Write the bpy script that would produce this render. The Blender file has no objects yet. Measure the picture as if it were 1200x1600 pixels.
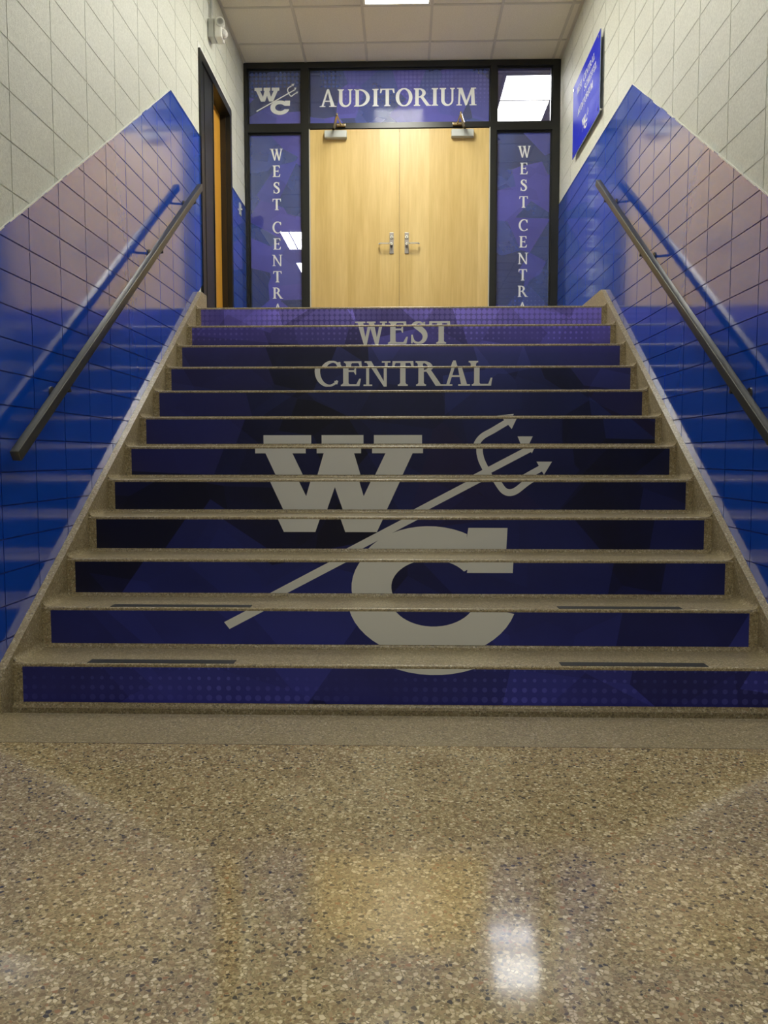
import bpy, bmesh, math, random
from mathutils import Vector, Matrix

random.seed(7)
C = bpy.context.scene.collection
sc = bpy.context.scene

# ------------------------------------------------------------------ camera
PITCH, YAW, ROLL = 0.0697, -0.026, -0.0004
CAM = Vector((0.0354, 0.0, 1.0062))
FPX = 1227.37
cp, sp, cy_, sy_ = math.cos(PITCH), math.sin(PITCH), math.cos(YAW), math.sin(YAW)
fw = Vector((sy_*cp, cy_*cp, -sp)); r0 = Vector((cy_, -sy_, 0)); u0 = r0.cross(fw)
rr = r0*math.cos(ROLL) + u0*math.sin(ROLL); uu = -r0*math.sin(ROLL) + u0*math.cos(ROLL)
cam_d = bpy.data.cameras.new('camera'); cam = bpy.data.objects.new('camera', cam_d); C.objects.link(cam)
cam_d.sensor_fit = 'VERTICAL'; cam_d.sensor_height = 36.0; cam_d.lens = FPX/1600*36.0
cam_d.clip_start = 0.02; cam_d.clip_end = 100
M = Matrix((rr, uu, -fw)).transposed().to_4x4(); M.translation = CAM
cam.matrix_world = M
sc.camera = cam

# ------------------------------------------------------------------ world, exposure, light levels
w = bpy.data.worlds.new('world'); sc.world = w; w.use_nodes = True
w.node_tree.nodes['Background'].inputs[0].default_value = (0.9, 0.95, 1, 1)
w.node_tree.nodes['Background'].inputs[1].default_value = 0.0
sc.view_settings.view_transform = 'Standard'; sc.view_settings.look = 'None'
sc.view_settings.gamma = 1.0; sc.view_settings.use_curve_mapping = False
sc.view_settings.exposure = 0.0
LANDING_LAMP, STAIR_FILL, CORRIDOR_LAMP, LOBBY_LAMP = 39.0, 15.0, 9.0, 18.0
LAMP_COL = (1.0, 0.985, 0.87)

# ------------------------------------------------------------------ measures (metres)
D, R, T = 3.0819, 0.178, 0.2655           # first nosing, riser, tread
XW, XC = 1.58, 1.545                      # wall face, curb face
XP = 1.507                                # graphic half width
ZF, HT = 8.122, 4.945                     # storefront plane, upper ceiling
UP = 12*R                                 # upper floor level 2.136
YS = 2.95                                 # where the stair walls start
LOWC = 2.95                               # corridor ceiling

# ------------------------------------------------------------------ materials
def mat(name, col=(.5, .5, .5), rough=.5, metal=0.0, spec=.5, coat=0.0, emit=0.0, ior=1.5):
    m = bpy.data.materials.new(name); m.use_nodes = True
    b = m.node_tree.nodes['Principled BSDF']
    b.inputs['Base Color'].default_value = (*col, 1); b.inputs['Roughness'].default_value = rough
    b.inputs['Metallic'].default_value = metal; b.inputs['Specular IOR Level'].default_value = spec
    b.inputs['Coat Weight'].default_value = coat; b.inputs['IOR'].default_value = ior
    if emit:
        b.inputs['Emission Color'].default_value = (*LAMP_COL, 1); b.inputs['Emission Strength'].default_value = emit
    return m
class N:
    """small node-tree writer"""
    def __init__(s, m): s.t = m.node_tree; s.b = s.t.nodes['Principled BSDF']
    def new(s, kind, **kw):
        n = s.t.nodes.new(kind)
        for k, v in kw.items():
            if k.startswith('i_'): n.inputs[k[2:].replace('_', ' ')].default_value = v
            else: setattr(n, k, v)
        return n
    def l(s, a, b): s.t.links.new(a, b)
    def coord(s, kind='Object'): return s.new('ShaderNodeTexCoord').outputs[kind]
    def mapping(s, vec, scale=(1, 1, 1), loc=(0, 0, 0), rot=(0, 0, 0)):
        n = s.new('ShaderNodeMapping'); s.l(vec, n.inputs['Vector'])
        n.inputs['Scale'].default_value = scale; n.inputs['Location'].default_value = loc; n.inputs['Rotation'].default_value = rot
        return n.outputs[0]
    def math(s, op, a, b=None, clamp=False):
        n = s.new('ShaderNodeMath', operation=op, use_clamp=clamp)
        for i, v in enumerate((a, b)):
            if v is None: continue
            if isinstance(v, (int, float)): n.inputs[i].default_value = v
            else: s.l(v, n.inputs[i])
        return n.outputs[0]
    def ramp(s, fac, stops, interp='LINEAR'):
        n = s.new('ShaderNodeValToRGB'); s.l(fac, n.inputs[0]); cr = n.color_ramp; cr.interpolation = interp
        while len(cr.elements) < len(stops): cr.elements.new(0.5)
        for e, (p, c) in zip(cr.elements, stops): e.position = p; e.color = (*c, 1) if len(c) == 3 else c
        return n.outputs['Color']
    def mix(s, fac, a, b, mode='MIX'):
        n = s.new('ShaderNodeMix', data_type='RGBA', blend_type=mode)
        for i, v in ((0, fac), (6, a), (7, b)):
            if isinstance(v, (int, float)): n.inputs[i].default_value = v
            elif isinstance(v, tuple): n.inputs[i].default_value = (*v, 1)
            else: s.l(v, n.inputs[i])
        return n.outputs[2]
    def maprange(s, v, a, b, c, d, clamp=True):
        n = s.new('ShaderNodeMapRange', clamp=clamp); s.l(v, n.inputs[0])
        for i, x in enumerate((a, b, c, d)): n.inputs[i+1].default_value = x
        return n.outputs[0]
    def bump(s, h, strength, dist):
        n = s.new('ShaderNodeBump'); n.inputs['Strength'].default_value = strength; n.inputs['Distance'].default_value = dist
        s.l(h, n.inputs['Height']); s.l(n.outputs[0], s.b.inputs['Normal'])
    def noise(s, vec, scale, detail=3, rough=.5):
        n = s.new('ShaderNodeTexNoise'); s.l(vec, n.inputs['Vector'])
        n.inputs['Scale'].default_value = scale; n.inputs['Detail'].default_value = detail; n.inputs['Roughness'].default_value = rough
        return n.outputs
    def voro(s, vec, scale, feature='F1', rnd=1.0):
        n = s.new('ShaderNodeTexVoronoi', feature=feature); s.l(vec, n.inputs['Vector'])
        n.inputs['Scale'].default_value = scale; n.inputs['Randomness'].default_value = rnd
        return n.outputs

def terrazzo(name, scale, base, chips, rough, spec, chip_edge=.42, fine=1.0):
    m = mat(name, base, rough, 0, spec); n = N(m); co = n.coord()
    wob = n.noise(co, scale*1.3, 2)
    vec = n.mix(.012/scale*100*.25, co, wob[1], 'ADD') if False else co
    v = n.voro(vec, scale); dist = n.voro(vec, scale, 'DISTANCE_TO_EDGE')[0]
    sep = n.new('ShaderNodeSeparateColor'); n.l(v[1], sep.inputs[0])
    col = n.ramp(sep.outputs[0], chips, 'CONSTANT')
    size = n.maprange(sep.outputs[1], 0, 1, .03, .22)
    isch = n.math('GREATER_THAN', dist, size)
    v2 = n.voro(n.mapping(vec, loc=(3.3, 1.7, .4)), scale*2.6)
    s2 = n.new('ShaderNodeSeparateColor'); n.l(v2[1], s2.inputs[0])
    matrix = n.ramp(s2.outputs[0], [(0, tuple(c*.55 for c in base)), (.22, tuple(c*.85 for c in base)), (.5, base), (.8, tuple(min(1, c*1.35) for c in base))], 'CONSTANT')
    res = n.mix(isch, matrix, col)
    big = n.noise(co, 1.7, 3)[0]
    res = n.mix(.35*fine, res, n.ramp(big, [(.3, (.72, .70, .66)), (.7, (1.0, 1.0, 1.0))]), 'MULTIPLY')
    n.l(res, n.b.inputs['Base Color'])
    return m, n
CH = [(0, (.50, .42, .29)), (.16, (.30, .23, .145)), (.34, (.62, .54, .40)), (.50, (.22, .165, .105)), (.62, (.40, .31, .20)),
      (.76, (.11, .095, .08)), (.84, (.72, .66, .52)), (.925, (.34, .20, .12)), (.965, (.065, .062, .065))]
M_floor, n_ = terrazzo('polished_terrazzo', 108, (.455, .365, .20), [(p, (1.24*c[0], 1.19*c[1], 1.03*c[2])) for p, c in CH], .11, .6)
sm = n_.noise(n_.mapping(n_.coord(), scale=(1, .25, 1)), 6, 4)[0]
n_.l(n_.maprange(sm, .3, .7, .08, .15), n_.b.inputs['Roughness']); n_.b.inputs['IOR'].default_value = 1.62
n_.b.inputs['Coat Weight'].default_value = .5; n_.b.inputs['Coat Roughness'].default_value = .06
M_step, n_ = terrazzo('stair_terrazzo', 130, (.38, .32, .185), [(p, tuple(.6*a+.4*b for a, b in zip(c, (.36, .295, .185)))) for p, c in CH],   .30, .5)
nz = n_.noise(n_.coord(), 300, 2)[0]; n_.bump(nz, .25, .002)

def white_block():
    m = mat('painted_block', (.74, .735, .655), .42, 0, .45); n = N(m); co = n.coord()
    f = n.noise(co, 210, 3, .65)[0]; g = n.noise(co, 5, 3)[0]
    n.l(n.mix(g, (.66, .68, .59), (.74, .755, .66)) if False else n.mix(n.maprange(n.noise(co, 105, 3, .6)[0], .36, .64, 0, 1), n.mix(g, (.60, .615, .54), (.66, .67, .595)), n.mix(g, (.74, .755, .67), (.79, .80, .72))), n.b.inputs['Base Color'])
    n.l(n.maprange(f, .3, .7, .30, .55), n.b.inputs['Roughness'])
    n.bump(f, .55, .004); return m
M_white = white_block()
def blue_tile():
    m = mat('blue_glazed_tile', (.003, .050, .52), .13, 0, .5, coat=1.0, ior=1.8); m.node_tree.nodes['Principled BSDF'].inputs['Coat IOR'].default_value = 1.6; m.node_tree.nodes['Principled BSDF'].inputs['Coat Roughness'].default_value = .10; n = N(m); co = n.coord()
    g = n.noise(co, 3.0, 3)[0]
    n.l(n.mix(g, (.003, .064, .50), (.004, .082, .62)), n.b.inputs['Base Color'])
    f = n.noise(co, 150, 2, .6)[0]; h = n.noise(co, 14, 2)[0]
    n.l(n.maprange(f, .3, .7, .10, .17), n.b.inputs['Roughness'])
    n.bump(n.math('ADD', n.math('MULTIPLY', f, .12), h), .08, .004); return m
M_blue = blue_tile()
M_blueg = mat('blue_joint_paint', (.003, .030, .30), .5)
M_whiteg = mat('white_joint_paint', (.66, .67, .59), .6)
M_paint = mat('white_paint_bead', (.82, .82, .78), .4)
M_black = mat('black_metal_frame', (.010, .011, .010), .33, 0, .5)
M_blackin = mat('black_frame_reveal', (.020, .014, .007), .35, 0, .5)
M_dark = mat('dark_rubber', (.012, .013, .014), .7)
M_steel = mat('brushed_steel', (.42, .41, .38), .30, 1)
M_alu = mat('satin_aluminium', (.50, .52, .50), .5, .15, .3)
M_chrome = mat('bright_chrome', (.86, .86, .84), .12, 1)
M_bronze = mat('bronze_arm', (.42, .33, .20), .25, 1)
M_plate = mat('dull_nickel_plate', (.33, .30, .28), .4, .8)
M_rail = mat('dark_steel_rail', (.10, .10, .09), .40, .7)
M_strip = mat('black_grit_tape', (.018, .02, .022), .55)
M_brass = mat('brass_divider', (.62, .52, .34), .25, .9)
M_letter = mat('silver_vinyl', (.75, .76, .74), .45)
M_wletter = mat('white_vinyl', (.80, .82, .80), .6, 0, .1)
M_tee = mat('ceiling_tee', (.60, .57, .51), .5)
M_tile = mat('acoustic_tile', (.66, .62, .55), .9, 0, .2)
n_ = N(M_tile); f_ = n_.noise(n_.coord(), 120, 4, .7)[0]
n_.l(n_.mix(n_.maprange(f_, .35, .65, 0, 1), (.72, .68, .59), (.84, .80, .71)), n_.b.inputs['Base Color']); n_.bump(f_, .4, .003)
M_plaster = mat('cream_plaster', (.62, .60, .52), .7)
M_plastic = mat('white_plastic', (.74, .73, .68), .35)
M_clear = mat('clear_lens', (.86, .84, .82), .08, 0, .6); M_clear.node_tree.nodes['Principled BSDF'].inputs['Transmission Weight'].default_value = .55
M_conduit = mat('grey_conduit', (.50, .51, .49), .35, .5)
M_lamp = mat('lamp_diffuser', (.9, .9, .9), .5, emit=LANDING_LAMP)
M_fillS = mat('fill_diffuser_stair', (.9, .9, .9), .5, emit=STAIR_FILL)
M_lampC = mat('lamp_diffuser_corridor', (.9, .9, .9), .5, emit=CORRIDOR_LAMP)
M_lampL = mat('lamp_diffuser_lobby', (.9, .9, .9), .5, emit=LOBBY_LAMP)

def wood(name, c0, c1, plank):
    m = mat(name, c0, .35, 0, .4); n = N(m); co = n.coord('UV')
    sx = n.new('ShaderNodeSeparateXYZ'); n.l(co, sx.inputs[0])
    wn = n.new('ShaderNodeTexWhiteNoise', noise_dimensions='1D'); n.l(n.math('FLOOR', n.math('DIVIDE', sx.outputs[0], plank)), wn.inputs['W'])
    cx = n.new('ShaderNodeCombineXYZ'); n.l(wn.outputs[0], cx.inputs[2])
    va = n.new('ShaderNodeVectorMath', operation='ADD'); n.l(co, va.inputs[0]); n.l(cx.outputs[0], va.inputs[1])
    g = n.noise(n.mapping(va.outputs[0], scale=(26, 1.5, 8)), 2.0, 5, .6)[0]
    g2 = n.noise(n.mapping(va.outputs[0], scale=(5, .9, 3)), 1.4, 2)[0]
    a = n.math('ADD', n.math('MULTIPLY', g, .55), n.math('MULTIPLY', g2, .55))
    a = n.math('ADD', a, n.maprange(wn.outputs[0], 0, 1, -.14, .14))
    n.l(n.ramp(a, [(.28, c0), (.78, c1)]), n.b.inputs['Base Color'])
    return m
M_maple = wood('maple_veneer', (.60, .41, .135), (.78, .58, .245), .165)
M_oak = wood('amber_oak_veneer', (.58, .28, .026), (.72, .38, .055), .2)

def mural(name, film):
    """printed geometric artwork; UV = metres (across, up)"""
    m = mat(name, (.02, .02, .1), .38 if not film else .09, 0, .4 if not film else .22); n = N(m); uv = n.coord('UV')
    s = n.new('ShaderNodeSeparateXYZ'); n.l(uv, s.inputs[0]); X, Z = s.outputs[0], s.outputs[1]
    def cell(scale, loc, rot):
        v = n.voro(n.mapping(uv, scale=(scale, scale*1.25, 1), loc=loc, rot=(0, 0, rot)), 1.0)
        q = n.new('ShaderNodeSeparateColor'); n.l(v[1], q.inputs[0]); return q.outputs[0], q.outputs[1]
    a, a2 = cell(3.0 if film else 1.35, (.37, 2.1, 0), .5); b, b2 = cell(5.0 if film else 2.4, (5.1, .6, 0), -.35)
    smoke = n.noise(uv, 2.6, 5, .6)[0]
    if not film:
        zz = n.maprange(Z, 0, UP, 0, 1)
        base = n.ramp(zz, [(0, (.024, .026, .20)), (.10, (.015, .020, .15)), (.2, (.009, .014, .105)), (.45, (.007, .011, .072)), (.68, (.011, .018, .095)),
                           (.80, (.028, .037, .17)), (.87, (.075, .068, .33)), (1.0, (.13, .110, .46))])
        k = n.math('ADD', n.math('MULTIPLY', a, .75), n.math('MULTIPLY', b, .45))
        k = n.math('ADD', k, n.math('MULTIPLY', smoke, .5))
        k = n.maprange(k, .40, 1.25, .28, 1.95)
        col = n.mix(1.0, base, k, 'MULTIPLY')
        col = n.mix(n.math('MULTIPLY', n.math('GREATER_THAN', a2, .72), .45), col, n.mix(.5, col, (.045, .030, .16)))
        rad = n.math('ADD', n.maprange(Z, .02, .165, .0125, .0035), n.maprange(Z, 1.82, 2.08, .001, .0155))
        band = n.math('ADD', n.math('LESS_THAN', Z, .175), n.math('GREATER_THAN', Z, 1.80))
        pit, ofs = .0395, .012
    else:
        base = n.ramp(a, [(0, (.085, .12, .33)), (.22, (.115, .17, .56)), (.42, (.14, .17, .68)), (.58, (.10, .155, .46)), (.76, (.16, .17, .72))], 'CONSTANT')
        k = n.maprange(n.math('ADD', n.math('MULTIPLY', b, .5), smoke), .3, 1.2, .78, 1.2)
        col = n.mix(1.0, base, k, 'MULTIPLY')
        rad = n.math('ADD', n.maprange(Z, 4.45, 4.85, .002, .018), n.maprange(Z, 2.70, 2.52, .0, .010))
        band = n.math('ADD', n.math('GREATER_THAN', Z, 4.44), n.math('LESS_THAN', Z, 2.70))
        pit, ofs = .041, .012
    def fr(v): return n.math('SUBTRACT', n.math('FRACT', n.math('DIVIDE', n.math('ADD', v, 10+ofs), pit)), .5)
    fx, fz = fr(X), fr(Z)
    d = n.math('MULTIPLY', n.math('SQRT', n.math('ADD', n.math('MULTIPLY', fx, fx), n.math('MULTIPLY', fz, fz))), pit)
    dot = n.math('MULTIPLY', n.math('LESS_THAN', d, rad), band)
    fade = n.maprange(n.noise(n.mapping(uv, loc=(1.3, .2, 0)), 1.9, 1)[0], .36, .56, 0, 1)
    dot = n.math('MULTIPLY', n.math('MULTIPLY', dot, fade), .95 if not film else .5)
    lite = n.mix(1.0, col, (1.9, 1.8, 1.55), 'MULTIPLY')
    lite = n.mix(1.0, lite, (.012, .014, .028), 'ADD')
    col = n.mix(dot, col, lite)
    n.l(col, n.b.inputs['Base Color'])
    if film:
        out = n.t.nodes['Material Output']; tr = n.new('ShaderNodeBsdfTransparent'); ms = n.new('ShaderNodeMixShader')
        tr.inputs[0].default_value = (.80, .82, 1, 1)
        ms.inputs[0].default_value = .54; n.l(tr.outputs[0], ms.inputs[1]); n.l(n.b.outputs[0], ms.inputs[2]); n.l(ms.outputs[0], out.inputs[0])
    return m
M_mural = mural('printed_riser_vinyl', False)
M_film = mural('printed_window_film', True)
def clearglass():
    m = mat('tinted_clear_glass', (.10, .105, .34), .08, 0, .25); n = N(m)
    out = n.t.nodes['Material Output']; tr = n.new('ShaderNodeBsdfTransparent'); ms = n.new('ShaderNodeMixShader')
    tr.inputs[0].default_value = (.86, .88, 1, 1); ms.inputs[0].default_value = .55
    n.l(tr.outputs[0], ms.inputs[1]); n.l(n.b.outputs[0], ms.inputs[2]); n.l(ms.outputs[0], out.inputs[0]); return m
M_glass = clearglass()
M_sign = mat('blue_acrylic', (.024, .034, .54), .35, 0, .03)
M_signmark = mat('pale_blue_print', (.085, .10, .60), .5, 0, .02)
M_signedge = mat('acrylic_edge', (.30, .38, .62), .1)

# ------------------------------------------------------------------ mesh builder
class MB:
    def __init__(s): s.v = []; s.f = []; s.m = []; s.uv = []
    def face(s, pts, mi=0, uv=None):
        i = len(s.v); s.v += [tuple(p) for p in pts]; s.f.append(list(range(i, i+len(pts)))); s.m.append(mi)
        s.uv.append(uv or [(0, 0)]*len(pts)); return s
    def box(s, lo, hi, mi=0):
        (a, b, c), (d, e, f) = lo, hi
        p = [(a,b,c),(d,b,c),(d,e,c),(a,e,c),(a,b,f),(d,b,f),(d,e,f),(a,e,f)]
        for q in ((0,3,2,1),(4,5,6,7),(0,1,5,4),(2,3,7,6),(1,2,6,5),(3,0,4,7)):
            P = [p[k] for k in q]
            s.face(P, mi, [(t[0]+t[1], t[2]) for t in P])
        return s
    def rbox(s, lo, hi, r, mi=0):
        """box with chamfered edges"""
        bm = bmesh.new(); bmesh.ops.create_cube(bm, size=1)
        c = [(a+b)/2 for a, b in zip(lo, hi)]; d = [b-a for a, b in zip(lo, hi)]
        for v in bm.verts: v.co = Vector([c[i]+v.co[i]*d[i] for i in range(3)])
        bmesh.ops.bevel(bm, geom=bm.edges[:], offset=r, segments=2, affect='EDGES', profile=.6)
        s.frombm(bm, mi); return s
    def frombm(s, bm, mi=0, mtx=None):
        for f in bm.faces: s.face([(mtx @ v.co if mtx else v.co.copy()) for v in f.verts], mi, [(v.co.x+v.co.y, v.co.z) for v in f.verts])
        bm.free()
    def cyl(s, a, b, r, n=16, mi=0, r2=None, cap=True):
        a, b = Vector(a), Vector(b); d = (b-a).normalized(); x = d.orthogonal().normalized(); y = d.cross(x); r2 = r if r2 is None else r2
        A = [a+(x*math.cos(t)+y*math.sin(t))*r for t in [2*math.pi*k/n for k in range(n)]]
        B = [b+(x*math.cos(t)+y*math.sin(t))*r2 for t in [2*math.pi*k/n for k in range(n)]]
        for k in range(n): s.face([A[k], A[(k+1) % n], B[(k+1) % n], B[k]], mi)
        if cap: s.face(A[::-1], mi); s.face(B, mi)
        return s
    def dome(s, c, d, r, mi=0, n=14, m=6, squash=1.0):
        c, d = Vector(c), Vector(d).normalized(); x = d.orthogonal().normalized(); y = d.cross(x)
        rings = [[c+(x*math.cos(t)+y*math.sin(t))*r*math.cos(p)+d*r*squash*math.sin(p) for t in [2*math.pi*k/n for k in range(n)]] for p in [math.pi/2*j/m for j in range(m)]]
        top = c+d*r*squash
        for j in range(m-1):
            for k in range(n): s.face([rings[j][k], rings[j][(k+1) % n], rings[j+1][(k+1) % n], rings[j+1][k]], mi)
        for k in range(n): s.face([rings[-1][k], rings[-1][(k+1) % n], top], mi)
        return s
    def extrude(s, poly, f0, f1, mi=0, caps=True):
        """poly: 2D points; f0/f1 map a 2D point to 3D at both ends"""
        A = [f0(p) for p in poly]; B = [f1(p) for p in poly]; n = len(poly)
        for k in range(n): s.face([A[k], A[(k+1) % n], B[(k+1) % n], B[k]], mi)
        if caps: s.face(A[::-1], mi); s.face(B, mi)
        return s
    def build(s, name, mats, parent=None, merge=False, smooth=False, loc=None):
        me = bpy.data.meshes.new(name); me.from_pydata(s.v, [], s.f)
        for mm in (mats if isinstance(mats, (list, tuple)) else [mats]): me.materials.append(mm)
        me.polygons.foreach_set('material_index', s.m)
        uvl = me.uv_layers.new(name='UVMap'); k = 0
        flat = [c for u in s.uv for p in u for c in p]; uvl.data.foreach_set('uv', flat)
        if merge:
            bm = bmesh.new(); bm.from_mesh(me); bmesh.ops.remove_doubles(bm, verts=bm.verts, dist=1e-5)
            bmesh.ops.recalc_face_normals(bm, faces=bm.faces); bm.to_mesh(me); bm.free()
        if smooth:
            me.polygons.foreach_set('use_smooth', [True]*len(me.polygons))
            try: me.set_sharp_from_angle(angle=math.radians(35))
            except Exception: pass
        me.update(); o = bpy.data.objects.new(name, me); C.objects.link(o)
        if parent: o.parent = parent; o.matrix_parent_inverse = Matrix.Translation(-parent.location)
        return o
def tag(o, label, cat=None, group=None, kind=None):
    o['label'] = label
    if cat: o['category'] = cat
    if group: o['group'] = group
    if kind: o['kind'] = kind
    return o
def part(o, label): o['label'] = label; return o
def thing(name, loc, label, cat, group=None, kind=None):
    o = bpy.data.objects.new(name, None); o.location = loc; o.empty_display_size = .1; C.objects.link(o)
    return tag(o, label, cat, group, kind)

# ------------------------------------------------------------------ 2D helpers (convex pieces)
def clip(poly, a, b, c):
    """keep a*x+b*y<=c"""
    out = []; n = len(poly)
    for i in range(n):
        p, q = poly[i], poly[(i+1) % n]; dp = a*p[0]+b*p[1]-c; dq = a*q[0]+b*q[1]-c
        if dp <= 0: out.append(p)
        if dp*dq < 0: t = dp/(dp-dq); out.append((p[0]+(q[0]-p[0])*t, p[1]+(q[1]-p[1])*t))
    return out
def area(p): return .5*sum(p[i][0]*p[(i+1) % len(p)][1]-p[(i+1) % len(p)][0]*p[i][1] for i in range(len(p)))
def ccw(p): return p if area(p) >= 0 else p[::-1]
def rect(x0, y0, x1, y1): return [(x0, y0), (x1, y0), (x1, y1), (x0, y1)]
def bar(p, q, w):
    (x0, y0), (x1, y1) = p, q; L = math.hypot(x1-x0, y1-y0); nx, ny = -(y1-y0)/L*w/2, (x1-x0)/L*w/2
    return [(x0+nx, y0+ny), (x0-nx, y0-ny), (x1-nx, y1-ny), (x1+nx, y1+ny)]
def ring(cx, cy, rx, ry, ix, iy, icx, icy, a0, a1, n=22):
    out = []
    for k in range(n):
        t0, t1 = [math.radians(a0+(a1-a0)*j/n) for j in (k, k+1)]
        o = lambda t: (cx+rx*math.cos(t), cy+ry*math.sin(t)); i = lambda t: (icx+ix*math.cos(t), icy+iy*math.sin(t))
        out.append([o(t0), o(t1), i(t1), i(t0)])
    return out
def smooth_path(pts, n=6):
    out = []
    P = [pts[0]]+list(pts)+[pts[-1]]
    for i in range(1, len(P)-2):
        for k in range(n):
            t = k/n
            out.append(tuple(.5*((2*P[i][j])+(-P[i-1][j]+P[i+1][j])*t+(2*P[i-1][j]-5*P[i][j]+4*P[i+1][j]-P[i+2][j])*t*t+(-P[i-1][j]+3*P[i][j]-3*P[i+1][j]+P[i+2][j])*t**3) for j in range(len(pts[0]))))
    out.append(tuple(pts[-1])); return out
def sweep(pts, n=6):
    """pts: (x, y, width)"""
    q = smooth_path(pts, n); L, Rr = [], []
    for i, p in enumerate(q):
        a, b = q[max(0, i-1)], q[min(len(q)-1, i+1)]; dx, dy = b[0]-a[0], b[1]-a[1]; l = math.hypot(dx, dy) or 1
        L.append((p[0]-dy/l*p[2]/2, p[1]+dx/l*p[2]/2)); Rr.append((p[0]+dy/l*p[2]/2, p[1]-dx/l*p[2]/2))
    return [[L[i], Rr[i], Rr[i+1], L[i+1]] for i in range(len(q)-1)]

# serif capitals, cap height 1: convex pieces and set width
TH, TN, SF = .150, .060, .042
def serif(x0, x1, y, up, o=.075):
    """foot (up=1) or head (up=-1) serif about a stem x0..x1"""
    h = SF*up; g = .05*up
    return [rect(x0-o, min(y, y+h), x1+o, max(y, y+h)), [(x0-.04, y+h), (x1+.04, y+h), (x1, y+h+g), (x0, y+h+g)]]
def stem(x0, x1, foot=True, head=True):
    p = [rect(x0, 0, x1, 1)]
    if foot: p += serif(x0, x1, 0, 1)
    if head: p += serif(x0, x1, 1, -1)
    return p
def glyph(c):
    if c == 'I': return stem(.10, .25), .35
    if c == 'L': return stem(.09, .24)+[rect(.1, 0, .62, SF+.01), [(.55, .04), (.62, .04), (.66, .26), (.63, .26)], [(.62, 0), (.62, .06), (.64, .16)]], .66
    if c == 'E': return stem(.09, .24)+[rect(.1, 0, .60, SF+.01), [(.52, .045), (.60, .0), (.65, .24), (.62, .24)], rect(.1, 1-SF-.01, .59, 1), [(.51, .96), (.59, 1), (.61, .78), (.58, .78)],
                                        rect(.2, .48, .46, .48+SF+.01), [(.43, .505), (.49, .39), (.49, .62)]], .66
    if c == 'F': return stem(.09, .24)+[rect(.1, 1-SF-.01, .57, 1), [(.49, .96), (.57, 1), (.60, .76), (.57, .76)], rect(.2, .46, .45, .46+SF+.01), [(.42, .485), (.47, .37), (.47, .60)]], .60
    if c == 'H': return stem(.09, .24)+stem(.56, .71)+[rect(.2, .48, .6, .48+SF+.012)], .80
    if c == 'T': return stem(.29, .44, True, False)+[rect(.02, 1-SF-.012, .71, 1), [(.02, 1), (.10, .96), (.035, .76), (.005, .76)], [(.71, 1), (.63, .96), (.695, .76), (.725, .76)]], .73
    if c == 'A':
        return [[(.40, 1.02), (.46, 1.02), (.755, .03), (.585, .03)], bar((.13, .02), (.41, .97), TN+.01), rect(.24, .30, .58, .30+SF+.01)]+[rect(.0, 0, .27, SF), rect(.49, 0, .85, SF)], .85
    if c == 'W':
        def half(o): return [[(.08+o, .985), (.245+o, .985), (.435+o, -.02), (.36+o, -.02)], bar((.405+o, .0), (.60+o, .97), TN+.01)]
        return half(0)+half(.38)+[rect(.0, 1-SF, .33, 1), rect(.40, 1-SF, .68, 1), rect(.86, 1-SF, 1.08, 1)], 1.08
    if c == 'N':
        return [rect(.12, 0, .12+TN+.01, 1), rect(.70, 0, .70+TN+.01, 1), [(.04, 1), (.21, 1), (.77, -.02), (.70, -.02)], rect(.03, 0, .29, SF), rect(.60, 1-SF, .87, 1), rect(.0, 1-SF, .16, 1)], .88
    if c == 'M':
        return [bar((.145, .0), (.175, .98), TN+.01), [(.13, 1), (.30, 1), (.535, .16), (.49, -.02)], bar((.50, .02), (.815, .97), TN+.02), [(.77, 1), (.91, 1), (.95, 0), (.79, 0)],
                rect(.03, 0, .28, SF), rect(.70, 0, 1.03, SF), rect(.06, 1-SF, .25, 1), rect(.82, 1-SF, 1.0, 1)], 1.04
    if c == 'U':
        return [rect(.09, .32, .24, 1), rect(.62, .32, .62+TN+.01, 1)]+serif(.09, .24, 1, -1)+serif(.625, .685, 1, -1)+ring(.39, .33, .30, .35, .195, .27, .43, .33, 180, 360, 16), .78
    if c == 'D':
        return stem(.09, .24)+ring(.24, .5, .56, .5, .40, .445, .24, .5, -90, 90, 20)+[rect(.1, 0, .25, SF+.01), rect(.1, 1-SF-.01, .25, 1)], .86
    if c == 'O':
        return ring(.43, .5, .42, .52, .265, .47, .43, .5, 0, 360, 34), .86
    if c == 'C':
        return ring(.45, .5, .43, .52, .32, .465, .49, .5, 42, 318, 28)+[[(.69, .98), (.735, .98), (.745, .70), (.715, .70)], [(.60, .93), (.72, .86), (.72, .72)], [(.66, .16), (.77, .17), (.74, .06)]], .80
    if c == 'R':
        return stem(.09, .24)+ring(.26, .74, .34, .26, .19, .213, .26, .74, -90, 90, 14)+[rect(.2, 1-SF, .27, 1), rect(.2, .48, .28, .48+SF+.005), [(.34, .51), (.48, .52), (.83, .0), (.66, .0)], rect(.66, 0, .88, SF)], .84
    if c == 'S':
        return sweep([(.50, .74, .03), (.45, .90, .05), (.31, .975, .055), (.16, .91, .10), (.115, .77, .135), (.19, .64, .155), (.33, .53, .165), (.46, .40, .155), (.50, .25, .135), (.44, .10, .10), (.29, .025, .055), (.13, .09, .05), (.07, .27, .03)], 4)+[[(.485, .98), (.52, .98), (.52, .70), (.49, .70)], [(.05, .02), (.08, .02), (.085, .31), (.055, .31)]], .60
    return [], .34
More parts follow.
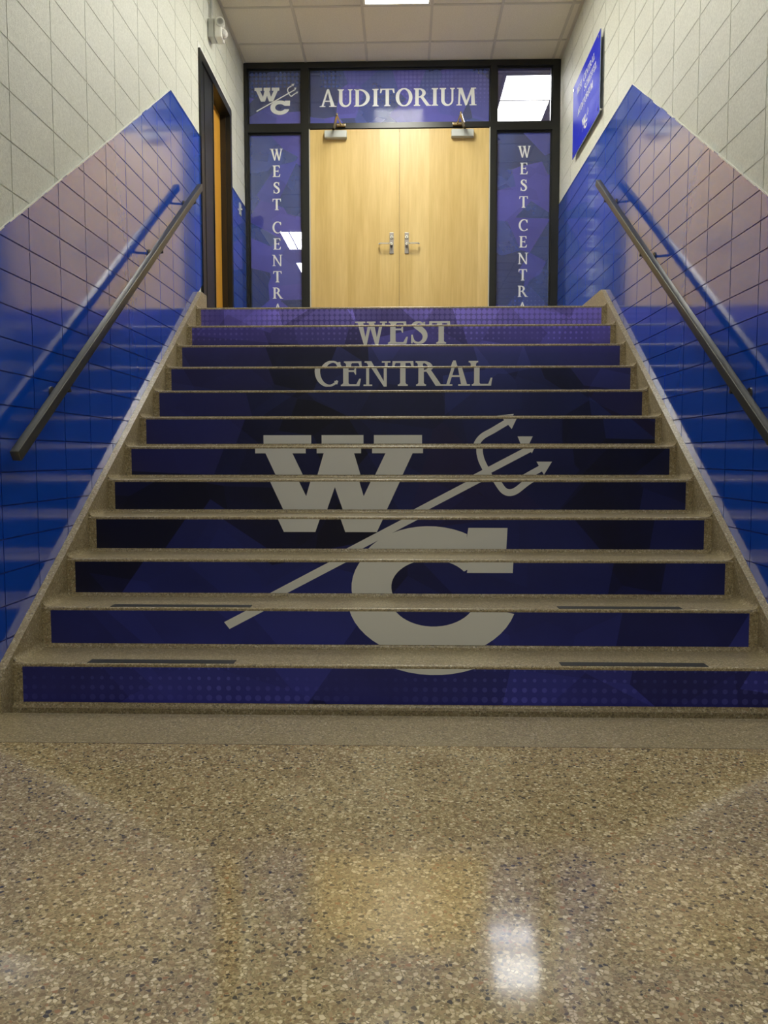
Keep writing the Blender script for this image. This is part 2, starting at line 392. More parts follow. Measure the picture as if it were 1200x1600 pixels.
def grow(p, d):
    """offset a convex piece outwards"""
    p = ccw(p); n = len(p); c = []; q = rect(-9, -9, 9, 9)
    for i in range(n):
        a, b = p[i], p[(i+1) % n]; L = math.hypot(b[0]-a[0], b[1]-a[1])
        if L > 1e-6: q = clip(q, (b[1]-a[1])/L, -(b[0]-a[0])/L, ((b[1]-a[1])*a[0]-(b[0]-a[0])*a[1])/L+d) if len(q) > 2 else q
    q = clip(clip(q, 1, 0, max(t[0] for t in p)+d), -1, 0, -min(t[0] for t in p)+d) if len(q) > 2 else q
    q = clip(clip(q, 0, 1, max(t[1] for t in p)+d*.4), 0, -1, -min(t[1] for t in p)+d*.4) if len(q) > 2 else q
    return q if len(q) > 2 else p
BOLD = .014
def text(s, x0, x1, y, h, lead=None):
    """pieces of a line filling x0..x1, cap height h, baseline y"""
    gap = .07; adv = []; x = 0
    for ch in s: g, wd = glyph(ch); adv.append((g, x)); x += wd+gap
    sx = (x1-x0)/(x-gap)
    return [[(x0+(px+ox)*sx, y+py*h) for px, py in grow(p, BOLD)] for g, ox in adv for p in g]

# the school initials with the fork behind them, in mural metres
def logo():
    P = []
    mx = lambda p: [(-.665-x, z) for x, z in p]
    for a, b in ((-.804, -.519), (-.457, -.208), (-.146, .139)): P.append(rect(a, 1.028, b, 1.137))
    V = [[(-.746, 1.028), (-.594, 1.028), (-.485, .80), (-.564, .635)], [(-.564, .635), (-.485, .80), (-.407, .635)], [(-.485, .80), (-.418, 1.028), (-.270, 1.028), (-.407, .635)]]
    P += V+[mx(v) for v in V]
    W = P; P = []
    for q in ring(.155, .402, .365, .263, .185, .128, .16, .405, 35, 345, 44):
        q2 = ccw(q)
        if min(p[0] for p in q2) > .15:
            if max(p[1] for p in q2) > .42: q2 = clip(q2, 1, 0, .345)
            else: q2 = clip(q2, 0, 1, .341)
        if len(q2) > 2: P.append(q2)
    P += [[(.352, .657), (.325, .472), (.536, .472), (.545, .657)]]
    Cc = P
    F = [[(-.746, .292), (-.723, .262), (.752, 1.041), (.722, 1.067)], [(.703, 1.128), (.792, 1.128), (.745, 1.026)],
         [(.590, 1.262), (.716, 1.275), (.668, 1.172)], [(.772, .981), (.858, .981), (.814, .907)]]
    F += sweep([(.655, 1.222, .036), (.56, 1.165, .036), (.49, 1.123, .036), (.456, 1.065, .036), (.462, 1.0, .036), (.492, .935, .036), (.525, .875, .036), (.565, .826, .036), (.615, .826, .036), (.69, .882, .036), (.805, .948, .036)], 5)
    return W, Cc, F
LW, LC, LF = logo()

# ================================================================== STRUCTURE
def box_obj(name, lo, hi, m, label, kind='structure'):
    return tag(MB().box(lo, hi).build(name, m), label, None, None, kind)
tag(box_obj('floor', (-5, -3, -.2), (5, 2.68, 0), M_floor, 'polished speckled terrazzo floor in front of the stairs'), 'polished speckled terrazzo floor in front of the stairs', 'floor')
o = tag(MB().box((-5, 2.684, -.2), (5, 3.0, 0)).build('floor_border', M_step), 'darker fine terrazzo strip of floor at the foot of the stairs', 'floor', None, 'structure')
o = tag(MB().box((-5, 2.68, -.2), (5, 2.684, .0006)).build('trim_1', M_brass), 'thin metal divider line across the terrazzo floor', 'divider strip', None, 'structure')
o = tag(MB().box((-1.6, D+12*T-.01, UP-.2), (1.6, 8.4, UP)).build('floor_landing', M_step), 'upper landing floor behind the top step', 'floor', None, 'structure')

APY = 5.569; SL = .6755; LV = 3.535
def zs(y): return 1.912+SL*(y-3.166)
TOPY = 6.19                                # curb apex
def curb_z(y): return R+(y-D)*R/T+.030

def tiles(mb, side, face, back, tw, th, oy, oz, regions, d1, d2):
    for reg in regions:
        (y0, y1, z0, z1, cl) = reg
        base = rect(y0, z0, y1, z1)
        for c in cl: base = clip(base, *c)
        P = lambda q, x: [(side*x, a, b) for a, b in (q if side < 0 else q[::-1])]
        if len(base) > 2: mb.face(P(ccw(base), back), 1)
        for i in range(math.floor((y0-oy)/tw), math.ceil((y1-oy)/tw)):
            for j in range(math.floor((z0-oz)/th), math.ceil((z1-oz)/th)):
                def cut(d):
                    q = rect(oy+i*tw+d, oz+j*th+d, oy+(i+1)*tw-d, oz+(j+1)*th-d)
                    for c in ((-1, 0, -y0), (1, 0, y1), (0, -1, -z0), (0, 1, z1)): q = clip(q, *c) if len(q) > 2 else q
                    for c in cl: q = clip(q, *c) if len(q) > 2 else q
                    return q
                f = cut(d1)
                if len(f) < 3 or abs(area(f)) < 1e-6: continue
                mb.face(P(ccw(f), face), 0)
                g = cut(d2)
                if len(g) == len(f):
                    F, G = P(ccw(f), face), P(ccw(g), back)
                    for k in range(len(F)): mb.face([F[k], G[k], G[(k+1) % len(F)], F[(k+1) % len(F)]], 0)
below = (-SL, 1, 1.912-SL*3.166)           # z <= slope
above = (SL, -1, -(1.912-SL*3.166)+.02)
curbcut = (R/T, -1, -(R-D*R/T+.015))       # z >= nosing line
DY0, DY1, DZ = 6.345, 7.465, 4.205         # side door opening
def stair_wall(side):
    nm = 'left' if side < 0 else 'right'
    wn = 'wall_'+nm
    dy0, dy1 = (DY0, DY1) if side < 0 else (8.0, 8.0)
    top = [(YS, APY, 1.6, HT, [above])]; low = [(YS, APY, 0.0, LV, [below, curbcut])]
    if side < 0:
        top += [(APY, dy0, LV-.03, HT, []), (dy0, dy1, DZ, HT, []), (dy1, ZF+.05, LV-.03, HT, [])]
        low += [(APY, dy0, UP-.6, LV, [curbcut]), (dy1, ZF+.05, UP, LV, [])]
    else:
        top += [(APY, ZF+.05, LV-.03, HT, [])]; low += [(APY, TOPY, UP-.6, LV, [curbcut]), (TOPY, ZF+.05, UP, LV, [])]
    mb = MB()
    tiles(mb, side, XW+.006, XW+.0085, .4064, .2032, (3.29 if side < 0 else 3.937), 2.505, top, .0024, .0042)
    # wall body behind the face
    X0, X1 = sorted((side*(XW+.0105), side*(XW+.2)))
    if side < 0:
        mb.box((X0, YS+.03, 0), (X1, dy0, HT+.1), 1); mb.box((X0, dy1, 0), (X1, ZF+.05, HT+.1), 1); mb.box((X0, dy0, DZ), (X1, dy1, HT+.1), 1); mb.box((X0, dy0, 0), (X1, dy1, UP), 1)
    else: mb.box((X0, YS+.03, 0), (X1, ZF+.05, HT+.1), 1)
    o = mb.build(wn, [M_white, M_whiteg])
    tag(o, ('off-white painted block wall on the left of the stairs, above blue tile' if side < 0 else 'off-white painted block wall on the right of the stairs, above blue tile'), 'wall', None, 'structure')
    mb = MB(); tiles(mb, side, XW, XW+.003, .3048, .13545, (3.4134 if side < 0 else 4.14), .946, low, .0028, .0052)
    # top ledge of the tile
    for a, b in ([(YS, APY)]+([(APY, dy0), (dy1, ZF+.05)] if side < 0 else [(APY, ZF+.05)])):
        za, zb = (zs(a), zs(b)) if b == APY else (LV, LV)
        mb.face([(side*XW, a, za), (side*XW, b, zb), (side*(XW+.0105), b, zb), (side*(XW+.0105), a, za)], 0)
    part(mb.build('wainscot', [M_blue, M_blueg], o), 'glossy blue glazed tile with stacked joints')
    # uneven bead of white paint on the ledge
    rnd = random.Random(3+side); mb = MB(); y = YS
    while y < APY:
        L = rnd.uniform(.03, .12); h = rnd.choice((.0, .003, .005, .007)) if y < 5.1 else rnd.choice((.0015, .0025)); b = min(APY, y+L)
        if h: mb.face([(side*(XW-.0008), y, zs(y)-h), (side*(XW-.0008), b, zs(b)-h*rnd.uniform(.6, 1)), (side*(XW-.0008), b, zs(b)+.002), (side*(XW-.0008), y, zs(y)+.002)])
        mb.face([(side*(XW-.0008), y, zs(y)+.002), (side*(XW-.0008), b, zs(b)+.002), (side*(XW+.008), b, zs(b)+.003), (side*(XW+.008), y, zs(y)+.003)])
        y = b
    part(mb.build('paint_bead', M_paint, o), 'uneven white paint line on the tile ledge')
stair_wall(-1); stair_wall(1)

# corridor the picture is taken from, and the ceiling planes
for nm, lo, hi in (('wall_corridor_left', (-5, YS, 0), (-XW-.012, YS+.2, LOWC)), ('wall_corridor_right', (XW+.012, YS, 0), (5, YS+.2, LOWC)), ('wall_header', (-5, YS, LOWC), (5, YS+.12, HT+.1)),
                   ('wall_back', (-5, -3.2, 0), (5, -3, LOWC)), ('wall_end_left', (-5.2, -3, 0), (-5, YS, LOWC)), ('wall_end_right', (5, -3, 0), (5.2, YS, LOWC))):
    tag(MB().box(lo, hi).build(nm, M_plaster), 'cream corridor wall outside the picture', 'wall', 'corridor walls behind the viewer', 'structure')
tag(MB().box((-5, -3, LOWC), (5, YS, LOWC+.1)).build('ceiling_corridor', M_plaster), 'low ceiling of the corridor below the stairs', 'ceiling', None, 'structure')

def tee_ceiling(name, x0, x1, y0, y1, z, gx, gy, sx, sy, holes, label):
    """lay-in tiles with a tee grid; holes = lamp cells (x0,x1,y0,y1)"""
    mb = MB(); te = MB()
    xs = sorted({x0, x1} | {gx+sx*k for k in range(-60, 60) if x0 < gx+sx*k < x1}); ys = sorted({y0, y1} | {gy+sy*k for k in range(-60, 60) if y0 < gy+sy*k < y1})
    for a, b in zip(xs, xs[1:]):
        for c, d in zip(ys, ys[1:]):
            if any(h[0]-.01 <= (a+b)/2 <= h[1]+.01 and h[2]-.01 <= (c+d)/2 <= h[3]+.01 for h in holes): continue
            mb.box((a+.008, c+.008, z+.004), (b-.008, d-.008, z+.02))
    mb.box((x0, y0, z+.10), (x1, y1, z+.14))
    def free(p, q, ax):
        return [(p, q)]
    for x in xs[1:-1]: te.box((x-.012, y0, z-.002), (x+.012, y1, z+.005))
    for y in ys[1:-1]: te.box((x0, y-.012, z-.0025), (x1, y+.012, z+.005))
    for x in (x0, x1): te.box((x-.02, y0, z-.0015), (x+.02, y1, z+.006))
    o = mb.build(name, M_tile); tag(o, label, 'ceiling', None, 'structure')
    part(te.build('ceiling_grid', M_tee, o), 'pale metal tee grid'); return o
LX0, LX1 = -.343, .272
tee_ceiling('ceiling', -XW, XW, YS+.12, ZF+.05, HT, -.343, 7.16, .615, .6096, [(LX0, LX1, 5.94, 7.16), (LX0, LX1, 3.50, 4.72)], 'beige lay-in tile ceiling over the landing')

def troffer(x0, x1, y0, y1, z, m, label, group):
    t = thing('ceiling_light', ((x0+x1)/2, (y0+y1)/2, z), label, 'ceiling light', group)
    f = MB(); w_ = .022
    for lo, hi in (((x0+.012, y0+.012, z-.003), (x0+.012+w_, y1-.012, z+.06)), ((x1-.012-w_, y0+.012, z-.003), (x1-.012, y1-.012, z+.06)),
                   ((x0+.012+w_, y0+.012, z-.003), (x1-.012-w_, y0+.012+w_, z+.06)), ((x0+.012+w_, y1-.012-w_, z-.003), (x1-.012-w_, y1-.012, z+.06))): f.box(lo, hi)
    f.build('lamp_frame', M_plastic, t)
    part(MB().box((x0+.035, y0+.035, z+.002), (x1-.035, y1-.035, z+.03)).build('diffuser', m, t), 'bright white diffuser panel')
    return t
troffer(LX0, LX1, 5.94, 7.16, HT, M_lamp, 'bright fluorescent ceiling panel above the landing, at the top edge of the picture', 'ceiling light panels')
troffer(LX0, LX1, 3.50, 4.72, HT, M_fillS, 'unseen fill light panel added above the middle of the stairs', 'ceiling light panels')  # added out of view to brighten the lower treads and upper risers
troffer(-1.3, -.1, .7, 1.3, LOWC-.065, M_lampC, 'corridor ceiling panel behind the viewer on the left', 'ceiling light panels')
troffer(.2, 1.4, .7, 1.3, LOWC-.065, M_lampC, 'corridor ceiling panel behind the viewer on the right', 'ceiling light panels')

troffer(-.6, .6, -1.8, -1.2, LOWC-.065, M_lampC, 'unseen fill light panel added in the corridor farthest behind the viewer', 'ceiling light panels')  # extra unseen panel, added as frontal fill for the upper risers

# lobby behind the glass
tag(MB().box((-6, ZF+.3, UP-.2), (6, 21, UP)).build('floor_lobby', M_floor), 'lobby floor behind the glazed screen', 'floor', None, 'structure')
tee_ceiling('ceiling_lobby', -6, 6, ZF+.06, 21, HT, 1.055, 8.42, .61, .6096, [(1.055, 1.665, 8.42, 9.64), (-2.18, -1.57, 14.0, 15.22), (-2.2, -1.59, 16.2, 17.4)], 'lay-in tile ceiling of the lobby behind the glass')
mb = MB()
tiles(mb, -1, XW, XW+.003, .4064, .2032, 8.2, 2.505, [(ZF+.06, 9.94, LV, HT, [])], .0035, .0065); mb.box((-1.8, ZF+.06, UP), (-XW-.004, 9.94, HT), 1)
o = tag(mb.build('wall_lobby_left', [M_white, M_whiteg]), 'block wall seen through the left sidelight', 'wall', None, 'structure')
mb = MB(); tiles(mb, -1, XW-.004, XW-.001, .3048, .13545, 8.2, .946, [(ZF+.06, 9.94, UP, LV, [])], .0028, .0052)
part(mb.build('wainscot', [M_blue, M_blueg], o), 'blue glazed tile')
for nm, lo, hi in (('wall_lobby_back', (-6, 21, UP), (6, 21.2, HT)), ('wall_lobby_far_left', (-6.2, ZF+.06, UP), (-6, 21, HT)), ('wall_lobby_far_right', (6, ZF+.06, UP), (6.2, 21, HT)),
                   ('wall_lobby_front_left', (-6, ZF+.06, UP), (-1.8, ZF+.26, HT)), ('wall_lobby_front_right', (1.8, ZF+.06, UP), (6, ZF+.26, HT))):
    tag(MB().box(lo, hi).build(nm, M_plaster), 'plain lobby wall behind the glazed screen', 'wall', 'lobby walls', 'structure')
troffer(1.055, 1.665, 8.42, 9.64, HT, M_lampL, 'lobby light panel shining through the right transom pane', 'ceiling light panels')
troffer(-2.18, -1.57, 14.0, 15.22, HT, M_lampL, 'lobby light panel seen through the left sidelight, the nearer one', 'ceiling light panels')
troffer(-2.2, -1.59, 16.2, 17.4, HT, M_lampL, 'small lobby light panel seen through the left sidelight, the farther one', 'ceiling light panels')

# ------------------------------------------------------------------ glazed screen with double doors
FY0, FY1 = ZF-.0, ZF+.11
ft = MB()
TR0, TR1 = 4.268, 4.352                    # transom rail
for a, b in ((-XW, -1.548), (-1.005, -.930), (.890, .952), (1.505, XW)): ft.box((a, FY0, UP), (b, FY1, HT))
for a, b in ((-1.548, -1.005), (-.930, .890), (.952, 1.505)): ft.box((a, FY0, 4.890), (b, FY1, HT)); ft.box((a, FY0, TR0 if a != -.93 else 4.300), (b, FY1, TR1))
for a, b in ((-1.548, -1.005), (.952, 1.505)): ft.box((a, FY0, UP), (b, FY1, UP+.10))
# glazing stops: a narrow step inside each opening
for a, b, c, d in ((-1.548, -1.005, UP+.1, TR0), (.952, 1.505, UP+.1, TR0), (-1.548, -1.005, TR1, 4.89), (-.93, .89, TR1, 4.89), (.952, 1.505, TR1, 4.89)):
    s_ = .012
    for lo, hi in (((a, c), (a+s_, d)), ((b-s_, c), (b, d)), ((a+s_, d-s_), (b-s_, d)), ((a+s_, c), (b-s_, c+s_))): ft.box((lo[0], FY0+.028, lo[1]), (hi[0], FY0+.09, hi[1]))
tag(ft.build('trim_2', M_black), 'black metal frame of the glazed screen around the double doors', 'door frame', None, 'structure')
st = MB()
for a, b in ((-.930, -.921), (.881, .890)): st.box((a, FY0+.004, UP), (b, FY0+.05, 4.300))
tag(st.build('trim_3', M_plaster), 'thin pale strips up both jambs of the double doors', 'trim', None, 'structure')

def pane(name, x0, x1, z0, z1, m, label, pieces=None, mats=None, pname='lettering', plabel=None):
    y = FY0+.045
    mb = MB(); mb.face([(x0, y, z0), (x1, y, z0), (x1, y, z1), (x0, y, z1)], 0, [(x0, z0), (x1, z0), (x1, z1), (x0, z1)])
    mb.face([(x0, y+.006, z0), (x0, y+.006, z1), (x1, y+.006, z1), (x1, y+.006, z0)], 1)
    for p, q in (((x0, z0), (x1, z0)), ((x1, z0), (x1, z1)), ((x1, z1), (x0, z1)), ((x0, z1), (x0, z0))): mb.face([(p[0], y, p[1]), (p[0], y+.006, p[1]), (q[0], y+.006, q[1]), (q[0], y, q[1])], 1)
    o = mb.build(name, [m, M_back]); tag(o, label, 'window pane', None, 'structure')
    if pieces:
        q = MB()
        for k, p in enumerate(pieces):
            p = ccw(p); q.extrude(p, lambda t: (t[0], y-.0006, t[1]), lambda t: (t[0], y-.0022-.00003*(k % 23), t[1]))
        part(q.build(pname, mats or M_wletter, o), plabel or 'white letters')
    return o
def backm():
    m = mat('pane_back', (.5, .5, .5)); n = N(m); tr = n.new('ShaderNodeBsdfTransparent'); n.l(tr.outputs[0], n.t.nodes['Material Output'].inputs[0]); tr.inputs[0].default_value = (.95, .95, .97, 1); return m
M_back = backm()
def column(cx, top, step, h=.112):
    P = []; z = top
    for ch in 'WEST CENTRAL':
        if ch == ' ': z -= .065; continue
        g, wd = glyph(ch); s_ = h*1.06
        P += [[(cx+(px-wd/2)*s_, z-h+py*h) for px, py in grow(p, .010)] for p in g]; z -= step
    return P
pane('window_1', -1.548, -1.005, UP+.1, TR0, M_film, 'left sidelight with purple printed film reading WEST CENTRAL downwards', column(-1.268, 4.123, .1645))
pane('window_2', .952, 1.505, UP+.1, TR0, M_film, 'right sidelight with purple printed film reading WEST CENTRAL downwards', column(1.234, 4.126, .1645))
sc_, ox, oz = .2665, -1.268, 4.419
sl = [[(ox+x*sc_, oz+z*sc_) for x, z in p] for p in LW+LC+LF]
pane('window_3', -1.548, -1.005, TR1, 4.89, M_film, 'small square transom pane with the WC fork emblem, upper left', sl, M_wletter, 'emblem', 'pale WC initials crossed by a fork')
pane('window_4', -.93, .89, TR1, 4.89, M_film, 'wide transom pane above the double doors reading AUDITORIUM', text('AUDITORIUM', -.822, .752, 4.529, .168))
pane('window_5', .952, 1.505, TR1, 4.89, M_glass, 'small square transom pane with a bright light showing through, upper right')

DYF = FY0+.014                             # door face
def double_door(name, x0, x1, s, label):
    """s=+1: hinged at x0, lock edge at x1"""
    mb = MB(); mb.box((x0, DYF, UP+.008), (x1, DYF+.045, 4.294))
    o = mb.build(name, M_maple); tag(o, label, 'door', 'maple double doors', 'structure')
    lx = x1-.077 if s > 0 else x0+.073     # escutcheon centre
    e = part(MB().rbox((lx-.021, DYF-.010, 3.064), (lx+.021, DYF, 3.274), .003).build('lock_plate', M_plate, o), 'narrow grey lever lock plate')
    c = MB(); c.cyl((lx, DYF-.010, 3.228), (lx, DYF-.020, 3.228), .0165, 20); c.build('lock_cylinder', M_chrome, e)
    k = MB(); k.box((lx-.003, DYF-.0215, 3.218), (lx+.003, DYF-.0195, 3.230)); k.build('keyhole', M_dark, e)
    h = MB(); d = -s
    h.cyl((lx, DYF-.010, 3.152), (lx, DYF-.055, 3.152), .013, 14)
    pth = [(lx, DYF-.050, 3.152), (lx+d*.03, DYF-.058, 3.153), (lx+d*.112, DYF-.058, 3.153), (lx+d*.122, DYF-.050, 3.153), (lx+d*.123, DYF-.025, 3.153)]
    for p, q in zip(pth, pth[1:]): h.cyl(p, q, .0095, 12)
    part(h.build('lever_handle', M_chrome, e, smooth=True), 'bright lever handle')
    # closer body and folding arm
    cx = -.658 if s > 0 else .61
    b = part(MB().rbox((cx-.111, DYF-.062, 4.195), (cx+.111, DYF-.001, 4.265), .006).build('door_closer', M_alu, o), 'silver door closer box')
    piv = Vector((cx-s*.022, DYF-.032, 4.266)); ap = Vector((cx+s*.040, 7.78, 4.285)); sh = Vector((cx+s*.055, FY0-.03, 4.318))
    if s < 0: ap.x -= .0
    a = MB(); up = Vector((0, 0, .018))
    a.cyl(piv, piv+up*1.4, .013, 12)
    def flat(p, q, w_, t):
        dd = (q-p).normalized(); n_2 = dd.cross(Vector((0, 0, 1))).normalized()*w_/2; z = Vector((0, 0, t/2))
        P = [p-n_2-z, p+n_2-z, q+n_2*.7-z, q-n_2*.7-z]; Q = [v+z*2 for v in P]
        a.face(P[::-1]); a.face(Q)
        for i in range(4): a.face([P[i], P[(i+1) % 4], Q[(i+1) % 4], Q[i]])
    flat(piv+up, ap, .026, .020); a.cyl(ap-up*.4, ap+up*.9, .010, 12)
    a.cyl(ap+up*.3, sh, .0075, 10)
    a.rbox((sh.x-.045, FY0-.04, sh.z-.010), (sh.x+.045, FY0-.0005, sh.z+.012), .004)
    part(a.build('closer_arm', M_bronze, b, smooth=True), 'bronze folding closer arm')
double_door('door_1', -.919, -.021, 1, 'left leaf of the pale maple double doors')
double_door('door_2', -.018, .879, -1, 'right leaf of the pale maple double doors')

# ------------------------------------------------------------------ side door in the left wall
fr = MB(); x_in, x_out = -XW-.19, -XW+.012
fr.box((x_in, DY0, UP), (x_out, DY0+.055, DZ)); fr.box((x_in, DY1-.055, UP), (x_out, DY1, DZ)); fr.box((x_in, DY0+.055, DZ-.07), (x_out, DY1-.055, DZ))
o3 = tag(fr.build('trim_4', M_black), 'black metal frame of the side door in the left wall', 'door frame', None, 'structure')
q = MB(); q.box((-XW-.012, DY0+.055, UP), (-XW-.002, 6.80, DZ-.07)); q.box((-XW-.02, 6.785, UP), (-XW+.004, 6.80, DZ-.07))
q.box((-XW-.002, 6.50, UP), (-XW+.001, 6.508, DZ-.07))
part(q.build('side_panel', M_black, o3), 'glossy black side panel of the frame')
q = MB(); q.box((-XW-.08, DY1-.070, UP), (-XW-.03, DY1-.055, DZ-.07)); part(q.build('door_stop', M_blackin, o3), 'dark brown stop of the jamb')
ld = MB(); ld.box((-XW-.128, DY0+.056, UP+.008), (-XW-.082, DY1-.056, DZ-.072)); ol = ld.build('door_3', M_oak)
tag(ol, 'amber wooden side door in the left wall', 'door', None, 'structure')
mb = MB(); mb.box((-XW-.02, DY0-.01, DZ), (-XW-.0065+.004, DY1+.02, DZ+.045))
tag(mb.build('trim_5', M_paint), 'pale painted lintel edge above the side door', 'trim', None, 'structure')

# ================================================================== STAIRCASE
S = thing('staircase', (0, D, 0), 'wide terrazzo staircase with navy printed risers leading up to the double doors', 'staircase')
def arc2(cx, cz, r, a0, a1, n): return [(cx+r*math.cos(math.radians(a0+(a1-a0)*k/n)), cz+r*math.sin(math.radians(a0+(a1-a0)*k/n))) for k in range(n+1)]
def art_for(k):
    lo, hi = (k-1)*R+.018, k*R-.0045
    out = []
    for lay, pieces in ((1, text('WEST', -.335, .378, 1.822, .203)+text('CENTRAL', -.557, .607, 1.474, .191)), (2, LF), (3, LC), (5, LW)):
        for p in pieces:
            p = clip(clip(ccw(p), 0, 1, hi), 0, -1, -lo)
            if len(p) > 2 and abs(area(p)) > 1e-7: out.append((lay, p))
    return out
for k in range(1, 13):
    y0, zb, zt = D+(k-1)*T, (k-1)*R, k*R
    yb = y0+T+.02 if k < 12 else y0+T
    cove = [(y0+.004-.022+.022*math.sin(math.radians(a)), zb+.022-.022*math.cos(math.radians(a))) for a in (0, 25, 50, 75, 90)]
    prof = [(yb, zb-.05), (y0-.02+.002, zb-.05)]+[(a, b) for a, b in cove]+[(y0+.003, zt-.016)]+arc2(y0+.009, zt-.009, .009, 180, 90, 6)+[(yb, zt)]
    mb = MB(); mb.extrude(prof, lambda p: (-XC, p[0], p[1]), lambda p: (XC, p[0], p[1]))
    # coved tread ends against the curbs
    for s in (-1, 1):
        pts = [(XC-.026+.026*math.sin(math.radians(a)), zt+.026-.026*math.cos(math.radians(a))) for a in (0, 22, 45, 68, 90)]
        for (a, b), (c, d) in zip(pts, pts[1:]):
            q = [(s*a, y0+.004, b), (s*c, y0+.004, d), (s*c, y0+T, d), (s*a, y0+T, b)]
            mb.face(q if s < 0 else q[::-1])
        mb.face([(s*x, y0+.004, z) for x, z in (pts+[(XC, zt)])][::-1 if s < 0 else 1])
    st = mb.build('step', M_step, S, merge=True, smooth=True)
    # printed riser
    g = MB(); yf = y0+.0025; lo, hi = zb+.018, zt-.0045
    g.box((-XP, yf, lo), (XP, y0+.0045, hi), 0)
    g.uv = [[(v[0], v[2]) for v in [g.v[i] for i in f]] for f in g.f]
    for j, (lay, p) in enumerate(art_for(k)):
        yy = yf-.0003-.00003*(j % 60)
        g.face([(x, yy, z) for x, z in p], 2 if lay == 4 else 1, [(x, z) for x, z in p])
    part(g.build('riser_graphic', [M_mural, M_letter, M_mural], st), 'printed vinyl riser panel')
    spans = {1: ((-1.245, -.650), (.661, 1.240)), 2: ((-1.247, -.633), (.700, 1.229))}.get(k, ())
    for a, b in spans:
        part(MB().rbox((a, y0+.008, zt-.001), (b, y0+.062, zt+.0015), .0007).build('grip_strip', M_strip, st), 'black anti-slip strip')
for s in (-1, 1):
    yend = DY0-.01 if s < 0 else ZF
    top = [(2.985, 0), (2.985, .09), (3.02, curb_z(3.02))]+[(TOPY, curb_z(TOPY)), (yend, curb_z(TOPY)-.002)]
    prof = [(2.985, -.02)]+top[1:]+[(yend, UP-.1), (TOPY+.05, UP-.1)]+[(y, curb_z(y)-.30) for y in (5.6, 3.8)]+[(3.6, -.02)]
    a, b = s*XC, s*(XW-.0004)
    mb = MB(); mb.extrude(prof, lambda p: (a, p[0], p[1]), lambda p: (b, p[0], p[1]))
    part(mb.build('side_curb', M_step, S), 'sloping terrazzo side curb')

# ================================================================== HANDRAILS
def handrail(s, y1, z1, y0, z0, brk, label):
    t = thing('handrail', (s*1.49, y0, z0), label, 'handrail', 'stair handrails')
    d = Vector((0, y1-y0, z1-z0)).normalized(); n = Vector((0, -d.z, d.y)); a, b = Vector((s*1.492, y0, z0)), Vector((s*1.492, y1, z1))
    bm = bmesh.new(); hw, hh = .0185, .0225; V = []
    for c in (a, b):
        for sx, sz in ((-1, -1), (1, -1), (1, 1), (-1, 1)): V.append(bm.verts.new(c+Vector((sx*hw, 0, 0))+n*sz*hh))
    for q in ((3, 2, 1, 0), (4, 5, 6, 7), (0, 1, 5, 4), (1, 2, 6, 5), (2, 3, 7, 6), (3, 0, 4, 7)): bm.faces.new([V[i] for i in q])
    bmesh.ops.recalc_face_normals(bm, faces=bm.faces[:])
    bmesh.ops.bevel(bm, geom=bm.edges[:], offset=.0035, segments=3, affect='EDGES', profile=.5)
    mb = MB(); mb.frombm(bm); mb.build('rail', M_rail, t, merge=True, smooth=True)
    for y in brk:
        c = a+d*((y-y0)/d.y); k = MB(); lo = c-n*(hh)
        k.cyl(lo, lo-n*.03, .007, 10); k.cyl(lo-n*.026+Vector((-s*.003, 0, 0)), (s*(XW-.004), (lo-n*.03).y, (lo-n*.034).z), .0075, 10)
        br = k.build('bracket', M_rail, t); w2 = MB(); p = lo-n*.034
        w2.cyl((s*(XW-.006), p.y, p.z), (s*(XW-.0005), p.y, p.z), .026, 18); w2.build('wall_plate', M_rail, br)
        q = MB(); q.box((c.x-.016, c.y-.03, c.z-.0), (c.x+.016, c.y+.03, c.z+.001)) if False else None
        for sg in (-1, 1):
            sw = MB(); sw.cyl(lo+d*.022*sg, lo+d*.022*sg-n*.006, .005, 8); sw.build('screw', M_dark, br)
handrail(-1, 5.985, 3.020, 3.055, 1.010, (3.55, 4.985, 5.80), 'dark steel handrail on the left wall')
handrail(1, 6.125, 3.070, 3.055, 1.003, (3.55, 4.965, 5.88), 'dark steel handrail on the right wall')

# ================================================================== SMALL FITTINGS
# wall sign
SY0, SY1, SZ0, SZ1 = 6.385, 7.370, 3.695, 4.325
sg = thing('wall_sign', (XW+.006, (SY0+SY1)/2, SZ0), 'shiny blue acrylic plaque on standoffs on the right wall', 'sign')
xf = 1.553
mb = MB(); mb.face([(xf, SY1, SZ0), (xf, SY0, SZ0), (xf, SY0, SZ1), (xf, SY1, SZ1)], 0)
mb.face([(xf+.006, SY0, SZ0), (xf+.006, SY1, SZ0), (xf+.006, SY1, SZ1), (xf+.006, SY0, SZ1)], 1)
for p, q in (((SY0, SZ0), (SY1, SZ0)), ((SY1, SZ0), (SY1, SZ1)), ((SY1, SZ1), (SY0, SZ1)), ((SY0, SZ1), (SY0, SZ0))): mb.face([(xf, *p), (xf, *q), (xf+.006, *q), (xf+.006, *p)], 1)
pn = part(mb.build('plaque_panel', [M_sign, M_signedge], sg), 'blue acrylic panel')
def onsign(pieces, d, name, m, label):
    q = MB()
    for k, p in enumerate(pieces):
        p = ccw(p); q.face([(xf-d-.00003*(k % 20), SY1-a, b) for a, b in p])
    part(q.build(name, m, pn), label)
wm = [[(.62+x*.55, 3.70+z*.42) for x, z in p] for p in LW+LC+LF]
wm = [clip(clip(p, 1, 0, .97), -1, 0, -.02) for p in map(ccw, wm)]; wm = [p for p in wm if len(p) > 2]
onsign(wm, .0004, 'watermark_emblem', M_signmark, 'faint large WC emblem')
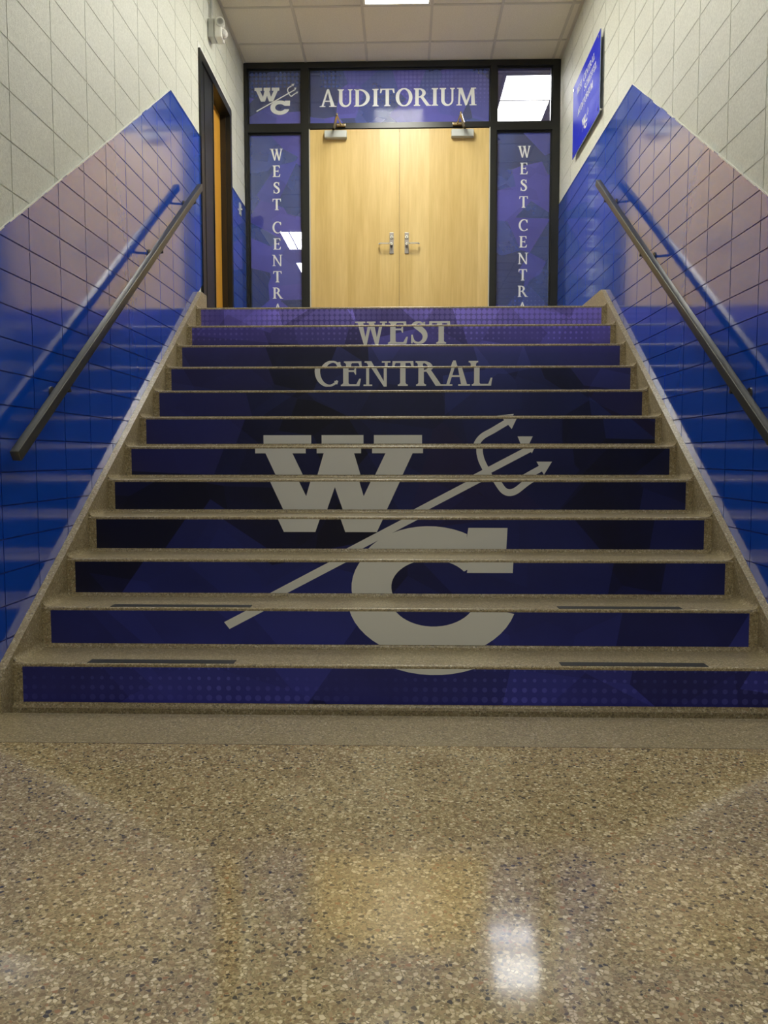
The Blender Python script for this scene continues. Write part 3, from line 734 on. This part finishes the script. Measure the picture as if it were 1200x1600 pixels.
for tx in (text('WEST', .17, .355, 4.186, .056), text('CENTRAL', .41, .81, 4.186, .056), text('SCHEFFEL', .45, .88, 4.090, .056), text('AUDITORIUM', .20, .76, 3.990, .056)):
    onsign(tx, .0010, 'lettering', M_wletter, 'white capitals')
onsign([[(.50+x*.145, 3.750+z*.118) for x, z in p] for p in LW+LC+LF], .0010, 'emblem', M_wletter, 'small white WC emblem')
for y in (SY0+.04, SY1-.04):
    for z in (SZ0+.04, SZ1-.04):
        k = MB(); k.cyl((xf-.006, y, z), (xf, y, z), .011, 16); k.cyl((xf+.006, y, z), (XW+.0055, y, z), .009, 14)
        k.build('standoff', M_chrome, sg)

# alarm unit with conduit on the left wall
al = thing('alarm_unit', (-XW-.006, 6.73, 4.46), 'white wall alarm unit with round grille and clear lens above the side door', 'alarm')
xw = -XW-.0055
part(MB().rbox((xw, 6.67, 4.455), (xw+.055, 6.79, 4.600), .008).build('back_box', M_conduit, al), 'grey mounting box')
hb = part(MB().rbox((xw+.055, 6.665, 4.450), (xw+.115, 6.795, 4.605), .014).build('housing', M_plastic, al), 'white front housing')
k = MB(); k.cyl((xw+.098, 6.700, 4.570), (xw+.108, 6.655, 4.565), .036, 20); k.build('horn_rim', M_plastic, hb, smooth=True)
k = MB()
for rr_ in (.027, .018, .009): k.cyl((xw+.1085, 6.653, 4.565), (xw+.109, 6.6505, 4.565), rr_, 18)
part(k.build('grille', M_conduit, hb), 'grey round grille')
k = MB(); k.dome((xw+.112, 6.725, 4.500), (1, -.25, -.15), .040, 0, 14, 6, 1.1); part(k.build('lens', M_clear, hb, smooth=True), 'clear domed lens')
k = MB(); k.cyl((xw+.018, 6.73, 4.598), (xw+.018, 6.73, HT), .011, 14); k.cyl((xw+.018, 6.73, 4.598), (xw+.018, 6.73, 4.622), .016, 14)
part(k.build('conduit', M_conduit, al, smooth=True), 'grey metal conduit up to the ceiling')

# light switch beside the screen
ls = thing('light_switch', (-XW, 7.86, 3.40), 'small metal light switch on the blue tile left of the screen', 'light switch')
MB().rbox((-XW-.001, 7.825, 3.375), (-XW+.006, 7.895, 3.490), .002).build('switch_plate', M_alu, ls)
k = MB(); k.box((-XW+.006, 7.853, 3.425), (-XW+.020, 7.867, 3.440)); k.build('toggle', M_plastic, ls)
# round device seen through the left sidelight
rd = thing('wall_bell', (-XW, 8.62, 3.53), 'dark round wall device seen through the left sidelight', 'wall device')
k = MB(); k.cyl((-XW+.004, 8.62, 3.53), (-XW+.05, 8.62, 3.53), .06, 20); k.build('bell_base', M_dark, rd)
k = MB(); k.dome((-XW+.05, 8.62, 3.53), (1, 0, 0), .075, 0, 18, 6, .6); k.build('bell_dome', M_dark, rd, smooth=True)
